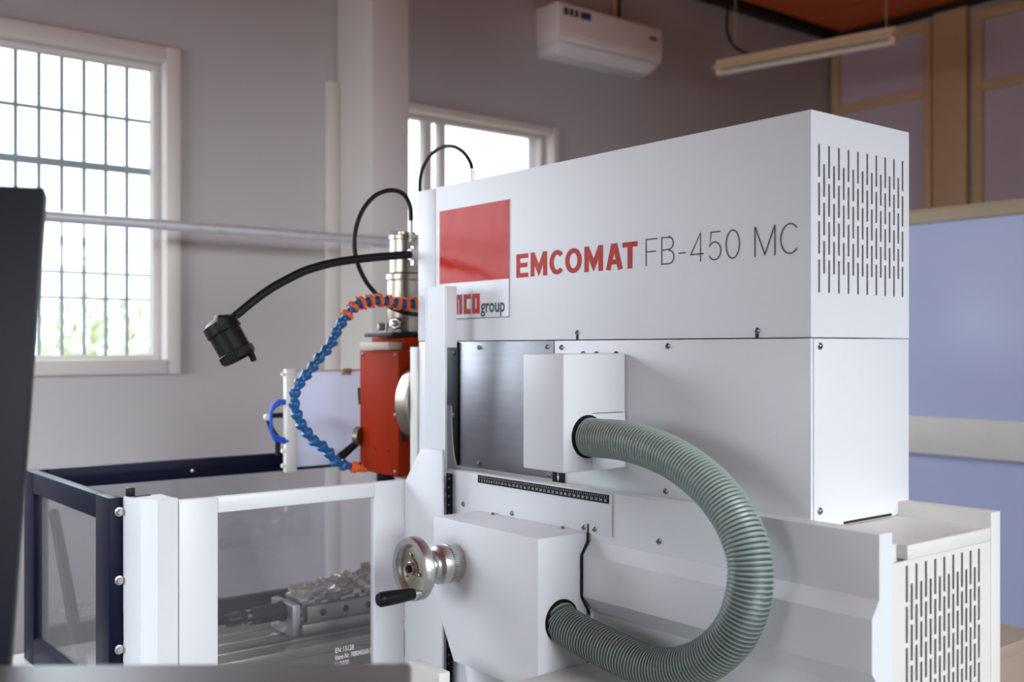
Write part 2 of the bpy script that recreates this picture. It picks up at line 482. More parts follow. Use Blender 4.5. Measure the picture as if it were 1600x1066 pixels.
# ------------------------------------------------------------------ pipe, air conditioner, lamp on the window wall
pz = P(275, 353, y=3.82).z
pipe = thing('wall_pipe', 'galvanised steel pipe running level across the barred window and the pillar', 'pipe', (2.42, 3.82, pz))
MB().cyl((-2.49, 3.82, pz), (5.98, 3.82, pz), .0195, 18).build('pipe', M_galv, pipe)
MB().box(2.40, 2.45, 3.836, 3.85, pz - .05, pz + .05, .003).cyl((2.405, 3.82, pz), (2.445, 3.82, pz), .026, 18).build('clamp', M_galv, pipe)

ax0, ax1 = 3.485, 4.238
ac = thing('air_conditioner', 'white wall mounted split air conditioner high above the second window', 'air conditioner', (3.86, Y1, 3.0))
prof = [(Y1, 3.25), (3.985, 3.25), (3.974, 3.243), (3.97, 3.23), (3.97, 3.10), (3.975, 3.075), (3.99, 3.055), (Y1, 3.055)]
MB().prism(prof, 'x', ax0, ax1, .006).build('housing', M_ac, ac)
prof = [(3.994, 3.052), (4.01, 3.032), (4.05, 3.012), (Y1, 3.0), (Y1, 3.052)]
MB().prism(prof, 'x', ax0 + .012, ax1 - .012, .003).build('lower_casing', M_ac, ac)
MB().prism([(3.985, 3.050), (4.02, 3.019), (4.05, 3.006), (4.052, 3.010), (4.022, 3.024), (3.99, 3.053)], 'x', ax0 + .05, ax1 - .05).build('air_flap', M_ac, ac)
mb = MB()
for k in range(12): mb.box(ax0 + .08, ax1 - .08, 3.995 + k * .012, 4.001 + k * .012, 3.249, 3.254)
mb.build('intake_grille', M_ac, ac)
for a0, a1, m in ((.035, .065, M_teal), (.075, .10, M_teal), (.11, .135, M_teal), (.15, .22, mat('sticker_blue', (22, 74, 118), .4))):
    MB().box(ax0 + a0, ax0 + a1, 3.9685, 3.9702, 3.185, 3.222).build('sticker', m, ac)
MB().box(ax1 - .10, ax1 - .045, 3.9685, 3.9702, 3.17, 3.19).build('display_window', mat('olive_display', (96, 84, 30), .3), ac)
cx = 4.03
MB().sweep([(cx, 4.13, 3.25), (cx, 4.13, 3.42), (cx, 4.13, H)], .012, 10).build('refrigerant_pipe', M_tan, ac)
MB().sweep([(cx + .04, 4.135, 3.25), (cx + .045, 4.135, 3.42), (cx + .04, 4.135, H)], .007, 8).build('drain_pipe', M_dark, ac)

# tube lamp on wires
lA = P(1122, 104, dist=5.9); lB = P(1402, 52, dist=5.05)
lamp = thing('tube_lamp', 'cream fluorescent tube lamp hanging on thin wires below the ceiling', 'lamp', (lA + lB) / 2)
d = (lB - lA).normalized(); side = d.cross(Vector((0, 0, 1))).normalized(); up = side.cross(d)
Ml = Matrix(((d.x, side.x, up.x, lA.x), (d.y, side.y, up.y, lA.y), (d.z, side.z, up.z, lA.z), (0, 0, 0, 1)))
LL = (lB - lA).length
def loc_prism(pts, a0, a1, bev=0):
    m = MB().prism(pts, 'x', a0, a1, bev); m.bm.transform(Ml); return m
loc_prism([(-.022, .030), (.022, .030), (.030, .0), (.052, -.012), (.052, -.018), (-.052, -.018), (-.052, -.012), (-.030, 0)], 0, LL).build('housing', M_lampbody, lamp)
loc_prism([(-.02, -.018), (.02, -.018), (.02, -.052), (-.02, -.052)], 0, .03, .003).build('end_holder', M_lampbody, lamp)
loc_prism([(-.02, -.018), (.02, -.018), (.02, -.052), (-.02, -.052)], LL - .03, LL, .003).build('end_holder', M_lampbody, lamp)
MB().cyl(Ml @ Vector((.03, 0, -.040)), Ml @ Vector((LL - .03, 0, -.040)), .014, 16).build('tube', M_tube, lamp)
for s in (.12, LL - .06):
    p = Ml @ Vector((s, 0, .03))
    MB().cyl(p, (p.x, p.y, H - .012), .0025, 6).build('suspension_wire', M_tan, lamp)
pts = [P(1142, 0, dist=5.8), P(1136, 30, dist=5.8), P(1138, 55, dist=5.8), P(1150, 75, dist=5.8), P(1178, 88, dist=5.72)]
pts[0] = Vector((pts[0].x, pts[0].y, H - .012)); MB().sweep(spline(pts, 24), .008, 8).build('feed_cable', M_rubber, lamp)

# ------------------------------------------------------------------ partition and desk on the right
PX_ = 4.5; y0, y1 = 1.0, 3.6
pa = thing('partition_screen', 'pale blue glossy partition with aluminium rails behind the tall white machine', 'partition', (PX_, (y0 + y1) / 2, 0))
MB().box(PX_ - .02, PX_ + .06, y0, y1, 2.075, 2.14, .004).build('top_rail', M_woodf, pa)
MB().box(PX_ - .02, PX_ + .06, y0, y1, 1.019, 1.19, .004).build('middle_rail', M_alframe, pa)
MB().box(PX_ - .02, PX_ + .06, y0, y1, .0, .12, .004).build('bottom_rail', M_alframe, pa)
MB().box(PX_ + .012, PX_ + .028, y0 + .06, y1 - .06, 1.19, 2.075).build('panel', M_bluepanel, pa)
MB().box(PX_ + .012, PX_ + .028, y0 + .06, y1 - .06, .12, 1.019).build('panel', M_bluepanel, pa)
for yy in (y0, y1 - .06):
    MB().box(PX_ - .018, PX_ + .058, yy, yy + .06, .12, 1.019).box(PX_ - .018, PX_ + .058, yy, yy + .06, 1.19, 2.075).build('post', M_alframe, pa)

dk = thing('desk', 'beige laminate desk corner behind the slotted base of the machine', 'desk', (2.6, 1.6, 0))
MB().box(2.25, 2.845, 1.293, 2.1, .715, .75, .004).build('desk_top', M_beige, dk)
MB().box(2.27, 2.83, 1.31, 1.33, .12, .712).build('front_panel', M_beige, dk)
for x in (2.27, 2.79):
    for y in (1.34, 2.03): MB().box(x, x + .04, y, y + .04, 0, .712).build('leg', M_beige, dk)

# ------------------------------------------------------------------ milling machine
XS = 1.694; YE = 1.204; XR = 2.036; XB = 1.610; YB = 1.007
mm = thing('milling_machine', 'large white milling machine with slotted end covers and red lettering on its hood', 'milling machine', (1.83, 1.7, 0))


def slotted(x0, x1, z0, z1, y0, y1, cols, w, bev=0):
    """sheet with real slots; cols = list of (xc, [(za, zb), ...])"""
    mb = MB(); cur = x0
    for xc, sl in sorted(cols):
        mb.box(cur, xc - w / 2, y0, y1, z0, z1); c = z0
        for za, zb in sorted(sl):
            za = max(za, z0); mb.box(xc - w / 2, xc + w / 2, y0, y1, c, za) if za - c > 1e-4 else None; c = zb
        mb.box(xc - w / 2, xc + w / 2, y0, y1, c, z1); cur = xc + w / 2
    mb.box(cur, x1, y0, y1, z0, z1); return mb


# upper hood: open shell + slotted end sheet + front section
ZS = 1.522; ZT = 1.9545; t = .004
h = MB()
h.box(XS, XS + t, YE + .003, 2.455, ZS, ZT - t); h.box(XR - t, XR, YE + .003, 2.455, ZS, ZT - t)
h.box(XS, XR, YE + .003, 2.455, ZT - t, ZT)
hood = h.build('hood', M_white, mm, 30)
cols = []
for k in range(10):
    cols.append((1.720 + .0324 * k, [(1.892 - .0737 * i - .063, 1.892 - .0737 * i) for i in range(4)]))
    if k < 9: cols.append((1.7362 + .0324 * k, [(1.855 - .0737 * i - .063, 1.855 - .0737 * i) for i in range(3)]))
slotted(XS, XR, ZS, ZT, YE, YE + .003, cols, .0060).build('slotted_end_cover', M_white, mm, 0)
MB().box(XS, XR, 2.4575, 2.546, ZS, ZT + .0005, .0025).build('hood_front_section', M_white, mm)
MB().box(1.74, 1.80, 1.30, 1.6, ZS - .002, 1.66, .01).cyl((1.77, 1.26, 1.60), (1.77, 1.32, 1.60), .03, 20).build('inner_motor', M_orange, mm)
MB().box(XS + .005, XR - .005, 1.62, 1.63, ZS, ZT - .005).build('hood_shade_sheet', M_dark, mm)  # dark sheet added so the hood slots look shaded inside

# ram body below it
MB().box(XS + .003, XR - .003, YE + .004, 2.546, 1.153, ZS - .002, .002).build('ram_body', M_white, mm)
MB().box(XS, XS + .004, YE + .002, 1.944, 1.158, ZS - .0025, .001).build('side_panel', M_white, mm)
MB().box(XS + .010, XR, YE, YE + .004, 1.156, ZS - .0025, .001).build('end_panel', M_white, mm)
MB().box(XS, XS + .008, YE + .0005, YE + .003, 1.16, ZS - .003, .0005).build('panel_flange', M_white, mm)
MB().box(1.80, 1.97, YE - .0006, YE, 1.1555, 1.1605).build('shadow_gap_strip', M_dark, mm)  # dark strip laid on the panel as the shadow gap below it
MB().box(XS - .001, XS + .003, 1.948, 2.341, 1.18, ZS - .003, .0008).build('slide_plate', M_plate, mm, label='brushed steel slide plate')
MB().box(XS - .006, XS + .003, 2.342, 2.405, 1.18, ZS - .004, .001).build('wiper_strip', M_black, mm)
MB().box(1.692, XR, 2.5475, 2.585, 1.12, 1.505, .003).build('front_plate', M_white2, mm)

# base: profile drawn along Y, hollow behind the slotted end sheet
fr_prof = [(XB, 1.183), (XB + .04, 1.183), (XB + .04, 0), (1.62, 0), (1.62, .909), (1.588, .949), (1.588, 1.041), (XB, 1.071)]
MB().prism(fr_prof, 'y', YB, 1.726).build('base_front_wall', M_white, mm, 20)
MB().box(1.995, 2.032, YB, 2.40, 0, 1.183, .002).build('base_rear_wall', M_white2, mm)
MB().box(XB + .0405, 1.9945, YB + .022, 2.40, 1.12, 1.1535).build('base_top', M_white2, mm)
cols = []
for k in range(9):
    cols.append((1.698 + .0315 * k, [(1.119 - .0723 * i - .0645, 1.119 - .0723 * i) for i in range(10)]))
    if k < 8: cols.append((1.71375 + .0315 * k, [(1.0855 - .0723 * i - .0645, 1.0855 - .0723 * i) for i in range(9)]))
slotted(XB + .0405, 1.9945, .2, 1.128, YB + .001, YB + .004, cols, .0075).build('slotted_base_cover', M_white2, mm, 0)
MB().box(1.70, 1.9945, YB + .001, YB + .022, 1.1282, 1.1535, .001).build('base_edge', M_white2, mm)
MB().box(XB + .041, 1.994, YB + .05, YB + .06, .2, 1.119).build('vent_shade_sheet', M_dark, mm)  # dark sheet whose colour stands in for shade behind the base slots
MB().box(XB + .001, 1.9945, 1.7265, 2.40, 0, 1.119).build('base_core', M_white, mm)
MB().box(XB, XB + .0395, 1.7265, 2.40, 1.1195, 1.183, .001).build('base_ledge', M_white2, mm)
MB().box(XB - .004, XB, 1.655, 2.31, 1.088, 1.1815, .001).build('scale_carrier', M_white, mm)

# scales
def on_x(X, Yl, Zb):                       # (u right, v up) on a face that looks towards -X
    return lambda q: Vector((X, Yl - q[0], Zb + q[1]))
def on_y(Y, Xl, Zb):                       # on a face that looks towards -Y
    return lambda q: Vector((Xl + q[0], Y, Zb + q[1]))

sc = MB().box(XB - .0060, XB - .0042, 1.662, 2.138, 1.1605, 1.1800).build('horizontal_scale', M_black, mm, label='black scale with white numbers')
print_text('  '.join(str(k) for k in range(1, 36)), .0085, on_x(XB - .0064, 2.130, 1.1645), width=.462).build('scale_numbers', M_whitetext, sc, 0)
mb = MB()
for k in range(70):
    yy = 2.131 - k * .0067; mb.quad((XB - .0063, yy, 1.173), (XB - .0063, yy - .0007, 1.173), (XB - .0063, yy - .0007, 1.178), (XB - .0063, yy, 1.178))
mb.build('scale_marks', M_whitetext, sc, 0)['kind'] = 'stuff'
sc = MB().box(XB - .0060, XB - .0042, 2.250, 2.276, .55, 1.172).build('vertical_scale', M_black, mm, label='upright black scale')
for k in range(26):
    print_text(str(40 - k), .009, on_x(XB - .0064, 2.268, 1.155 - k * .0232)).build('scale_number', M_whitetext, sc, 0)
ar = MB().box(XS - .004, XS - .0012, *(sorted((P(865, 750, x=XS).y, P(883, 750, x=XS).y))), 1.171, 1.215).build('arrow_plate', M_black, mm)
yy = P(874, 750, x=XS).y
mb = MB(); mb.bm.faces.new([mb.bm.verts.new(Vector(q)) for q in ((XS - .0043, yy + .0045, 1.190), (XS - .0043, yy, 1.176), (XS - .0043, yy - .0045, 1.190))])
mb.quad((XS - .0043, yy + .0012, 1.202), (XS - .0043, yy - .0012, 1.202), (XS - .0043, yy - .0012, 1.19), (XS - .0043, yy + .0012, 1.19)).build('arrow', M_whitetext, ar, 0)

# square badge and lettering on the hood
bd = MB().box(XS - .0012, XS - .0001, 2.120, 2.434, 1.581, 1.886).build('badge', M_label, mm, label='white label with red square and logo')
MB().box(XS - .0022, XS - .0013, 2.1205, 2.4335, 1.681, 1.8855).build('red_field', M_red, bd, label='glossy wrinkled red film')
letter('emco', .054, .172, .25, on_x(XS - .0016, 2.4185, 1.594), .10, M_redtext, bd)
print_text('group', .050, on_x(XS - .0016, 2.243, 1.597), width=.104, bold=.0011).build('logo_word', M_teal, bd, 0)
mb = MB()
for a, b in (((2.434, 1.581), (2.120, 1.583)), ((2.1202, 1.581), (2.122, 1.681))):
    mb.box(XS - .0016, XS - .0012, min(a[0], b[0]), max(a[0], b[0]), min(a[1], b[1]), max(a[1], b[1]))
mb.build('badge_edge', M_teal, bd, 0)
letter('EMCOMAT', .060, .431, .19, on_x(XS - .0006, 2.093, 1.681), 0.12, M_redtext, mm)
letter('FB-450 MC', .0605, .402, .048, on_x(XS - .0006, 1.637, 1.683), .17, M_darktext, mm)

# motor cover with the upper hose mouth
cx0, cy0, cy1, cz0, cz1 = 1.506, 1.699, 1.838, 1.231, 1.489
MB().box(cx0, XS - .0005, cy0, cy1, cz0, cz1, .004, 3).build('motor_cover', M_white, mm)
MB().box(1.588, XS - .003, cy0 - .0012, cy0, 1.232, 1.356, .0005).build('cover_insert', M_white, mm)
mb = MB().box(1.590, 1.684, cy0 - .0016, cy0 - .0002, 1.3566, 1.3578); mb.build('cover_joint', M_dark, mm, 0)
HA = Vector((1.576, cy0, 1.307)); HB = Vector((1.530, 1.733, .903))
for c in (HA, HB):
    MB().lathe([(-.001, .0475), (.0025, .0475), (.0035, .0465), (.0035, .040), (-.001, .040)], c, (0, -1, 0), 36, False).build('hose_mouth', M_black, mm)  # black ring stands in for the shaded gap around the hose

# knee housing with the handwheel
kx = 1.463
poly = [(1.733, 1.09), (2.131, 1.09), (2.131, .90), (2.047, .754), (1.733, .754)]
MB().prism(poly, 'x', kx, XB - .0045, .003).build('knee_housing', M_white, mm)
MB().prism([(1.74, .752), (2.046, .752), (2.0, .60), (1.74, .60)], 'x', kx + .03, XB - .006, .002).build('knee_underside', M_white, mm)
ps = [Vector((x, 1.7295, z)) for x, z in ((XB - .004, 1.108), (XB - .004, 1.07), (1.586, 1.041), (1.586, .949), (1.60, .925), (1.615, .90))]
MB().sweep(ps, .0022, 8).build('gap_shade_strand', M_black, mm)  # black strand modelled for the shade in the open gap
MB().box(1.30, 1.6195, 1.12, 1.7255, 0, .80, .004).build('base_step', M_white2, mm)
MB().box(1.295, 1.325, 1.865, 1.985, .70, .80, .003).build('drip_edge', M_white2, mm)

wh = bpy.data.objects.new('handwheel', None); COL.objects.link(wh); wh.parent = mm; wy, wz = 2.040, .992
wh.location = Vector((kx, wy, wz)) - mm.location
ax = (-1, 0, 0)
wh['label'] = 'steel handwheel with black grip'
MB().lathe([(0, .045), (.002, .046), (.030, .046), (.031, .0445), (.033, .0445), (.034, .046), (.052, .0455), (.056, .043), (.060, .036), (.066, .033), (.074, .034), (.080, .038), (.084, .037), (.086, .022), (.100, .022)],
           (kx - .0005, wy, wz), ax, 40).build('dial', M_chrome, wh)
mb = MB()
for k in range(50):
    a = 2 * math.pi * k / 50; L = .009 if k % 5 == 0 else .005
    c = Vector((0, math.cos(a), math.sin(a))); s2 = Vector((0, -math.sin(a), math.cos(a))) * .0006; o = Vector((kx - .031, wy, wz)) + c * .0463
    mb.quad(o - s2, o + s2, o + s2 - Vector((-L, 0, 0)) * 1, o - s2 - Vector((-L, 0, 0)) * 1)
mb.build('dial_marks', M_darktext, wh, 0)['kind'] = 'stuff'
wx = kx - .108
MB().lathe([(0, .060), (-.004, .066), (-.004, .070), (.0, .0735), (.018, .0735), (.022, .071), (.022, .058), (.018, .054), (.010, .050), (0, .050)],
           (wx, wy, wz), ax, 56, False).build('wheel_rim', M_chrome, wh)
MB().lathe([(.0, .056), (.008, .055), (.011, .050), (.012, .026), (.016, .023), (.016, .0), ], (wx, wy, wz), ax, 48).build('wheel_web', M_alu, wh)
MB().lathe([(.012, .017), (.020, .017), (.022, .015), (.022, .011), (.019, .011), (.019, .0)], (wx, wy, wz), ax, 24).build('hub', M_alu, wh)
MB().lathe([(.018, .0095), (.026, .0095), (.028, .008), (.028, .004), (.025, .0)], (wx, wy, wz), ax, 6).build('hub_nut', M_black, wh)
for k in range(3):
    a = math.radians(100 - 120 * k)
    MB().lathe([(.011, .0045), (.016, .0045), (.017, .003)], (wx, wy - .031 * math.cos(a), wz + .031 * math.sin(a)), ax, 10).build('hub_screw', M_screw, wh)
gy, gz = wy - .046, wz - .046
MB().lathe([(.015, .007), (.034, .007), (.034, .010), (.042, .010)], (wx, gy, gz), ax, 18).build('grip_pin', M_chrome, wh)
MB().lathe([(.040, .0115), (.044, .0135), (.100, .0165), (.118, .0168), (.119, .0155), (.121, .0155), (.122, .0168), (.128, .0165), (.133, .013), (.134, .0)], (wx, gy, gz), ax, 24).build('grip', M_black, wh)

# knee guard plate, upright channel guard and the curved plate
poly = [(2.232, 1.239), (2.333, 1.233), (2.410, 1.137), (2.410, .60), (2.232, .60)]
MB().prism(poly, 'x', 1.56, 1.566, .001).build('knee_guard', M_white, mm)
gz0, gz1 = 1.184, 1.666
gp = [(1.600, 2.275), (1.600, 2.357), (1.612, 2.388), (1.622, 2.388), (1.622, 2.370), (1.606, 2.354), (1.606, 2.275)]
MB().prism(gp, 'z', gz0 - .0, gz1).build('channel_guard', M_white, mm, 20)
MB().box(1.6005, 1.6335, 2.2695, 2.2745, 1.503, gz1 - .001, .0008).build('guard_flange', M_white, mm)
cp = [(2.318, P(697, 632, x=1.63).z), (2.290, P(697, 632, x=1.63).z - .003)]
for px_, py_ in ((705.5, 640), (706, 665), (707, 690), (709.5, 712), (714, 733)):
    q = P(px_, py_, x=1.63); cp.append((q.y, q.z))
cp += [(cp[-1][0], 1.184), (2.318, 1.184)]
MB().prism(cp, 'x', 1.6285, 1.632).build('curved_plate', M_white, mm)
MB().box(1.586, XB - .007, 2.285, 2.305, .6, 1.165).build('slide_rail', M_steel, mm)
MB().box(1.572, 1.602, 2.195, 2.228, .82, .875, .004).build('stop_block', M_black, mm)
MB().lathe([(0, .010), (.012, .010), (.014, .008)], (1.573, 2.211, .845), (-1, 0, 0), 16).build('stop_bolt', M_chrome, mm)

# screws
def screw_proto(normal, r):
    s = MB(); s.lathe([(0, r * 1.05), (.0012, r * 1.05), (.0016, r * .9), (.0032, r * .78), (.0046, r * .45), (.0048, r * .36)], (0, 0, 0), normal, 16)
    s.mi = 1; s.lathe([(.00485, r * .36), (.0049, r * .34), (.0040, 0)], (0, 0, 0), normal, 6); return s
scr = {}
def screw(pos, normal, r=.0062):
    k = (normal, r)
    if k not in scr:
        o = screw_proto(normal, r).build('screw', [M_screw, M_black], None); o.parent = mm; scr[k] = o
    else:
        o = scr[k].copy(); COL.objects.link(o); o.parent = mm
    o.location = Vector(pos) - mm.location
NX = (-1, 0, 0); NY = (0, -1, 0)
for p in ((1043, 541), (1040, 768), (877, 543)): screw(P(*p, x=XS - .0003), NX)
for p in ((748, 543), (855, 542), (748, 725), (857, 743)): screw(P(*p, x=XS - .0013), NX, .0058)
for p in ((902, 520), (1183, 517)):
    q = P(*p, x=XS - .0003); screw(q, NX)
    MB().box(XS - .0008, XS, q.y - .004, q.y + .004, ZS - .002, q.z - .003).build('key_slot', M_dark, mm, 0)
for p in ((724, 788), (800, 802), (912, 824), (929, 827)): screw(P(*p, x=XB - .0043), NX)
for p in ((1029, 846),): screw(P(*p, x=XB - .0003), NX)
for p in ((1281, 541), (1281, 799)): screw(P(*p, y=YE - .0003), NY, .0068)
for p in ((709, 552), (709, 649)): screw(P(*p, x=XS - .0065), NX, .005)
for p in ((697, 639),): screw(P(*p, x=1.6283), NX, .0052)
for p in ((695, 767), (695, 781)): screw(P(*p, x=1.6055), NX, .005)
for y_ in (2.06, 1.80): screw((XB - .018, y_, 1.0902), (0, 0, 1), .0065)
for y_, z_ in ((1.775, 1.4892), (1.82, 1.4892)): screw((XS - .02, y_, z_), (0, 0, 1), .006)
screw((XS - .02, 1.71, 1.4892), (0, 0, 1), .006)

# vertical milling head
MB().box(1.70, 1.95, 2.66, 2.885, 1.117, 1.494, .004).build('head_cover', M_orange, mm, label='brick orange gear head cover')
MB().box(1.706, 1.715, 2.652, 2.660, 1.225, 1.345, .002).build('cover_groove', M_dark, mm)
for y_, z_ in ((2.678, 1.482), (2.866, 1.482), (2.678, 1.13), (2.866, 1.13), (2.678, 1.30)): screw((1.7, y_, z_), NX, .006)
for y_ in (2.715, 2.79): MB().lathe([(0, .004), (.001, .004)], (1.6995, y_, 1.19), NX, 10).build('vent_hole', M_dark, mm)
MB().lathe([(0, .146), (.010, .150), (.060, .150), (.066, .144)], (1.83, 2.588, 1.335), (0, 1, 0), 56).build('swivel_flange', M_alu, mm)
MB().box(1.735, 1.96, 2.675, 2.87, 1.4945, 1.535, .003).build('motor_seat', M_orange, mm)
MB().box(1.685, 1.735, 2.69, 2.86, 1.4965, 1.520, .002).build('seat_bracket', M_beige, mm)
MB().box(1.69, 1.95, 2.68, 2.84, 1.536, 1.548, .002).build('motor_flange', M_black, mm)
mc = Vector((1.79, 2.752, 1.5485))
MB().lathe([(0, .061), (.006, .063), (.160, .063), (.164, .0665), (.180, .0665), (.184, .062), (.186, .055), (.286, .055), (.288, .058), (.300, .058), (.303, .050), (.305, .028), (.312, .028), (.313, .0)], mc, (0, 0, 1), 44).build('spindle_motor', M_alu, mm, label='silver cylindrical drive on the head')
MB().lathe([(0, .019), (.012, .019), (.014, .016)], mc + Vector((-.058, -.03, .028)), (-.8, -.6, 0), 6).lathe([(.014, .010), (.022, .010), (.024, .007)], mc + Vector((-.058, -.03, .028)), (-.8, -.6, 0), 16).build('union_nut', M_chrome, mm)
MB().lathe([(0, .012), (.018, .012), (.02, .01)], mc + Vector((-.06, .035, .02)), (-1, .3, 0), 6).build('plug_screw', M_chrome, mm)
MB().box(1.80, 1.92, 2.70, 2.85, 1.092, 1.117, .003).build('spindle_plate', M_cast, mm)
MB().lathe([(0, .034), (.022, .034), (.026, .028), (.045, .026)], (1.80, 2.71, 1.092), (0, 0, -1), 28).build('spindle_nose', M_black, mm)
# quill lever on the far side
MB().lathe([(0, .03), (.018, .03), (.022, .022)], (1.70, 2.87, 1.225), (-.4, .9, 0), 24).build('lever_hub', M_cast, mm)
lv = [P(560, 690, y=2.89), P(530, 716, y=2.89)]
MB().cyl(P(566, 684, y=2.89), lv[0], .006, 12).build('lever_rod', M_chrome, mm)
MB().cyl(lv[0], lv[1], .011, 16, .014, .002).build('lever_grip', M_rubber, mm)
MB().cyl(P(562, 606, y=2.895), P(563.5, 632, y=2.895), .007, 10).build('lever_stub', M_rubber, mm)

# cables of the machine, each ending in a plug
def cable(name, pts, r, m): return MB().sweep(spline(pts, 60), r, 12).build(name, m, mm)
pl = 2.70
cable('head_cable', [P(642.5, 345, y=pl), P(641, 322, y=pl), P(630, 303, y=pl), P(610, 297.5, y=pl), P(586, 306, y=pl), P(567, 328, y=pl), P(556, 358, y=pl), P(554, 388, y=pl), P(560, 415, y=pl), P(572, 440, y=pl), P(588, 460, y=pl), P(606, 478, y=2.66), P(634, 489, y=2.655), P(655, 492, y=2.61)], .0068, M_rubber)
MB().cyl(P(642.5, 343, y=pl), P(642.5, 362, y=pl), .0055, 14).cyl(P(642.5, 362, y=pl), P(642.5, 378, y=pl), .0075, 6).build('cable_plug', M_chrome, mm)
px0 = 1.76
cable('hood_cable', [P(662, 420, x=px0), P(658, 350, x=px0), P(656, 300, x=px0), P(656.5, 280, x=px0), P(661, 262, x=px0), P(672, 243, x=px0), P(690, 230.5, x=px0), P(708, 229, x=px0), P(724, 238, x=px0), P(735, 254, x=px0), P(737.5, 266, x=px0)], .0052, M_rubber)
q = P(738, 264, x=px0); MB().cyl(q, (q.x, q.y, ZT), .006, 14).build('cable_plug', M_chrome, mm)

# ------------------------------------------------------------------ corrugated suction hose
hp = [HA + Vector((0, .012, 0)), HA + Vector((0, -.03, -.001))]
for px_, py_, xx in ((985, 691, 1.572), (1050, 715, 1.566), (1108, 758, 1.556), (1149, 812, 1.546), (1170, 870, 1.538), (1169, 935, 1.532), (1143, 996, 1.530), (1093, 1036, 1.530), (1030, 1046, 1.530), (965, 1021, 1.530)):
    hp.append(P(px_, py_, x=xx))
hp += [HB + Vector((0, -.03, -.012)), HB + Vector((0, .012, .004))]
nrib = 150; pts = spline(hp, nrib * 4); rad = []; mis = []
for i in range(len(pts)):
    rad.append((.0395, .0425, .0425, .0395)[i % 4]); mis.append((1, 0, 0, 1)[i % 4])
hose = thing('suction_hose', 'thick grey green corrugated hose looping between two white machine covers', 'hose', (1.54, 1.25, 1.05))
MB().sweep(pts, rad, 28, True, mis).build('corrugated_hose', [M_hose_r, M_hose_g], hose, 60)

# ------------------------------------------------------------------ coolant hose of ball segments
ch = thing('coolant_hose', 'blue segmented coolant hose with orange rings curling down beside the orange head', 'hose', P(520, 600, y=2.64))
cps = [(650, 474), (642, 475), (627, 476), (612, 472), (598, 469), (582, 470.5), (567, 472.5), (554, 477), (546, 487), (536, 501), (526, 517), (520, 533), (510, 547), (498, 560), (487, 576), (474, 591), (463, 606), (459, 626), (463, 645), (469, 661), (479, 675), (490, 689), (503, 697), (514, 707), (522, 720), (536, 727), (549, 729)]
path = spline([P(a, b, y=2.635) for a, b in cps], 27)
sg = None
def seg_mb(o, d, L):
    return MB().lathe([(0, .0085), (L * .10, .0105), (L * .42, .0105), (L * .50, .0125), (L * .80, .0165), (L * .98, .0170), (L * 1.06, .0160), (L * 1.16, .0110)], o, d, 22)
for i in range(len(path) - 1):
    a, b = path[i], path[i + 1]; d = (a - b); L = d.length
    seg_mb(b, d, L).build('hose_segment', M_blue, ch)
    if i < 9:
        dn = d.normalized(); c = b + d * .80
        o = MB().lathe([(-.006, .0165), (-.006, .0185), (-.004, .0200), (.004, .0200), (.006, .0185), (.006, .0165)], c, dn, 24, False)
        u = dn.orthogonal().normalized()
        for sgn in (1, -1): o.cyl(c + u * .018 * sgn, c + u * .026 * sgn, .004, 8)
        o.build('clamp_ring', M_orange2, ch)
tip = P(572, 735, y=2.635); e = path[-1]
dn = (tip - e)
MB().lathe([(-.004, .014), (.004, .0165), (.016, .0165), (.020, .012), (dn.length, .0065), (dn.length, .004)], e, dn, 22).build('nozzle', M_orange2, ch, label='orange nozzle')

# ------------------------------------------------------------------ gooseneck work lamp
wl_ = thing('work_lamp', 'black gooseneck work lamp with a cylindrical head reaching out from the machine', 'lamp', P(645, 398, y=2.60))
gp = spline([P(a, b, y=2.60) for a, b in ((648, 398), (632, 398.5), (600, 401), (560, 405), (520, 411), (480, 422), (448, 437), (420, 453), (395, 471), (372, 490), (354, 504), (345, 508))], 160)
MB().sweep(gp, [(.0112, .0122)[i % 2] for i in range(161)], 14).build('gooseneck', M_rubber, wl_)
MB().cyl(P(640, 398, y=2.60), P(652, 397, y=2.60), .017, 8).cyl(P(648, 385, y=2.60), P(648, 415, y=2.60), .012, 14).build('mounting_joint', M_chrome, wl_)
lt = P(343, 505, y=2.60); lb = P(374, 560, y=2.57); dl = (lb - lt).normalized()
LT = (lb - lt).length
MB().lathe([(-.012, .020), (-.010, .030), (-.004, .040), (.0, .0465), (.026, .0475), (.028, .0455), (.030, .0435), (LT - .022, .0435), (LT - .020, .0455)], lt, dl, 40).build('lamp_head', M_black, wl_)
mb = MB(); u = dl.orthogonal().normalized(); w = dl.cross(u)
for k in range(36):
    a = 2 * math.pi * k / 36; c = u * math.cos(a) + w * math.sin(a)
    mb.cyl(lt + dl * (LT - .020) + c * .0445, lt + dl * (LT - .004) + c * .0445, .0028, 6)
mb.lathe([(LT - .021, .0445), (LT, .0445), (LT + .002, .042), (LT + .002, .036), (LT - .008, .034), (LT - .008, .0)], lt, dl, 40)
mb.build('lamp_bezel', M_black, wl_)
MB().lathe([(0, .032), (.002, .032)], lt + dl * (LT - .0065), dl, 28).build('lens', M_tube, wl_)
kp = P(390, 548, y=2.555); kd = (P(396, 561, y=2.545) - kp).normalized()
MB().cyl(kp, kp + kd * .03, .009, 14, .008, .002).build('switch_knob', M_black, wl_)
gq = P(345, 508, y=2.60) + Vector((-.006, -.010, 0))
MB().cyl(gq, gq + Vector((-.010, -.014, 0)), .016, 20, .014, .002).build('swivel_knob', M_black, wl_)
MB().lathe([(0, .007), (.004, .006), (.005, .003)], gq + Vector((-.010, -.014, 0)), (-.6, -.8, 0), 14).build('knob_screw', M_chrome, wl_)
MB().box(lt.x - .024, lt.x + .006, lt.y - .048, lt.y - .015, lt.z - .024, lt.z + .020, .007, 3).build('yoke', M_black, wl_)

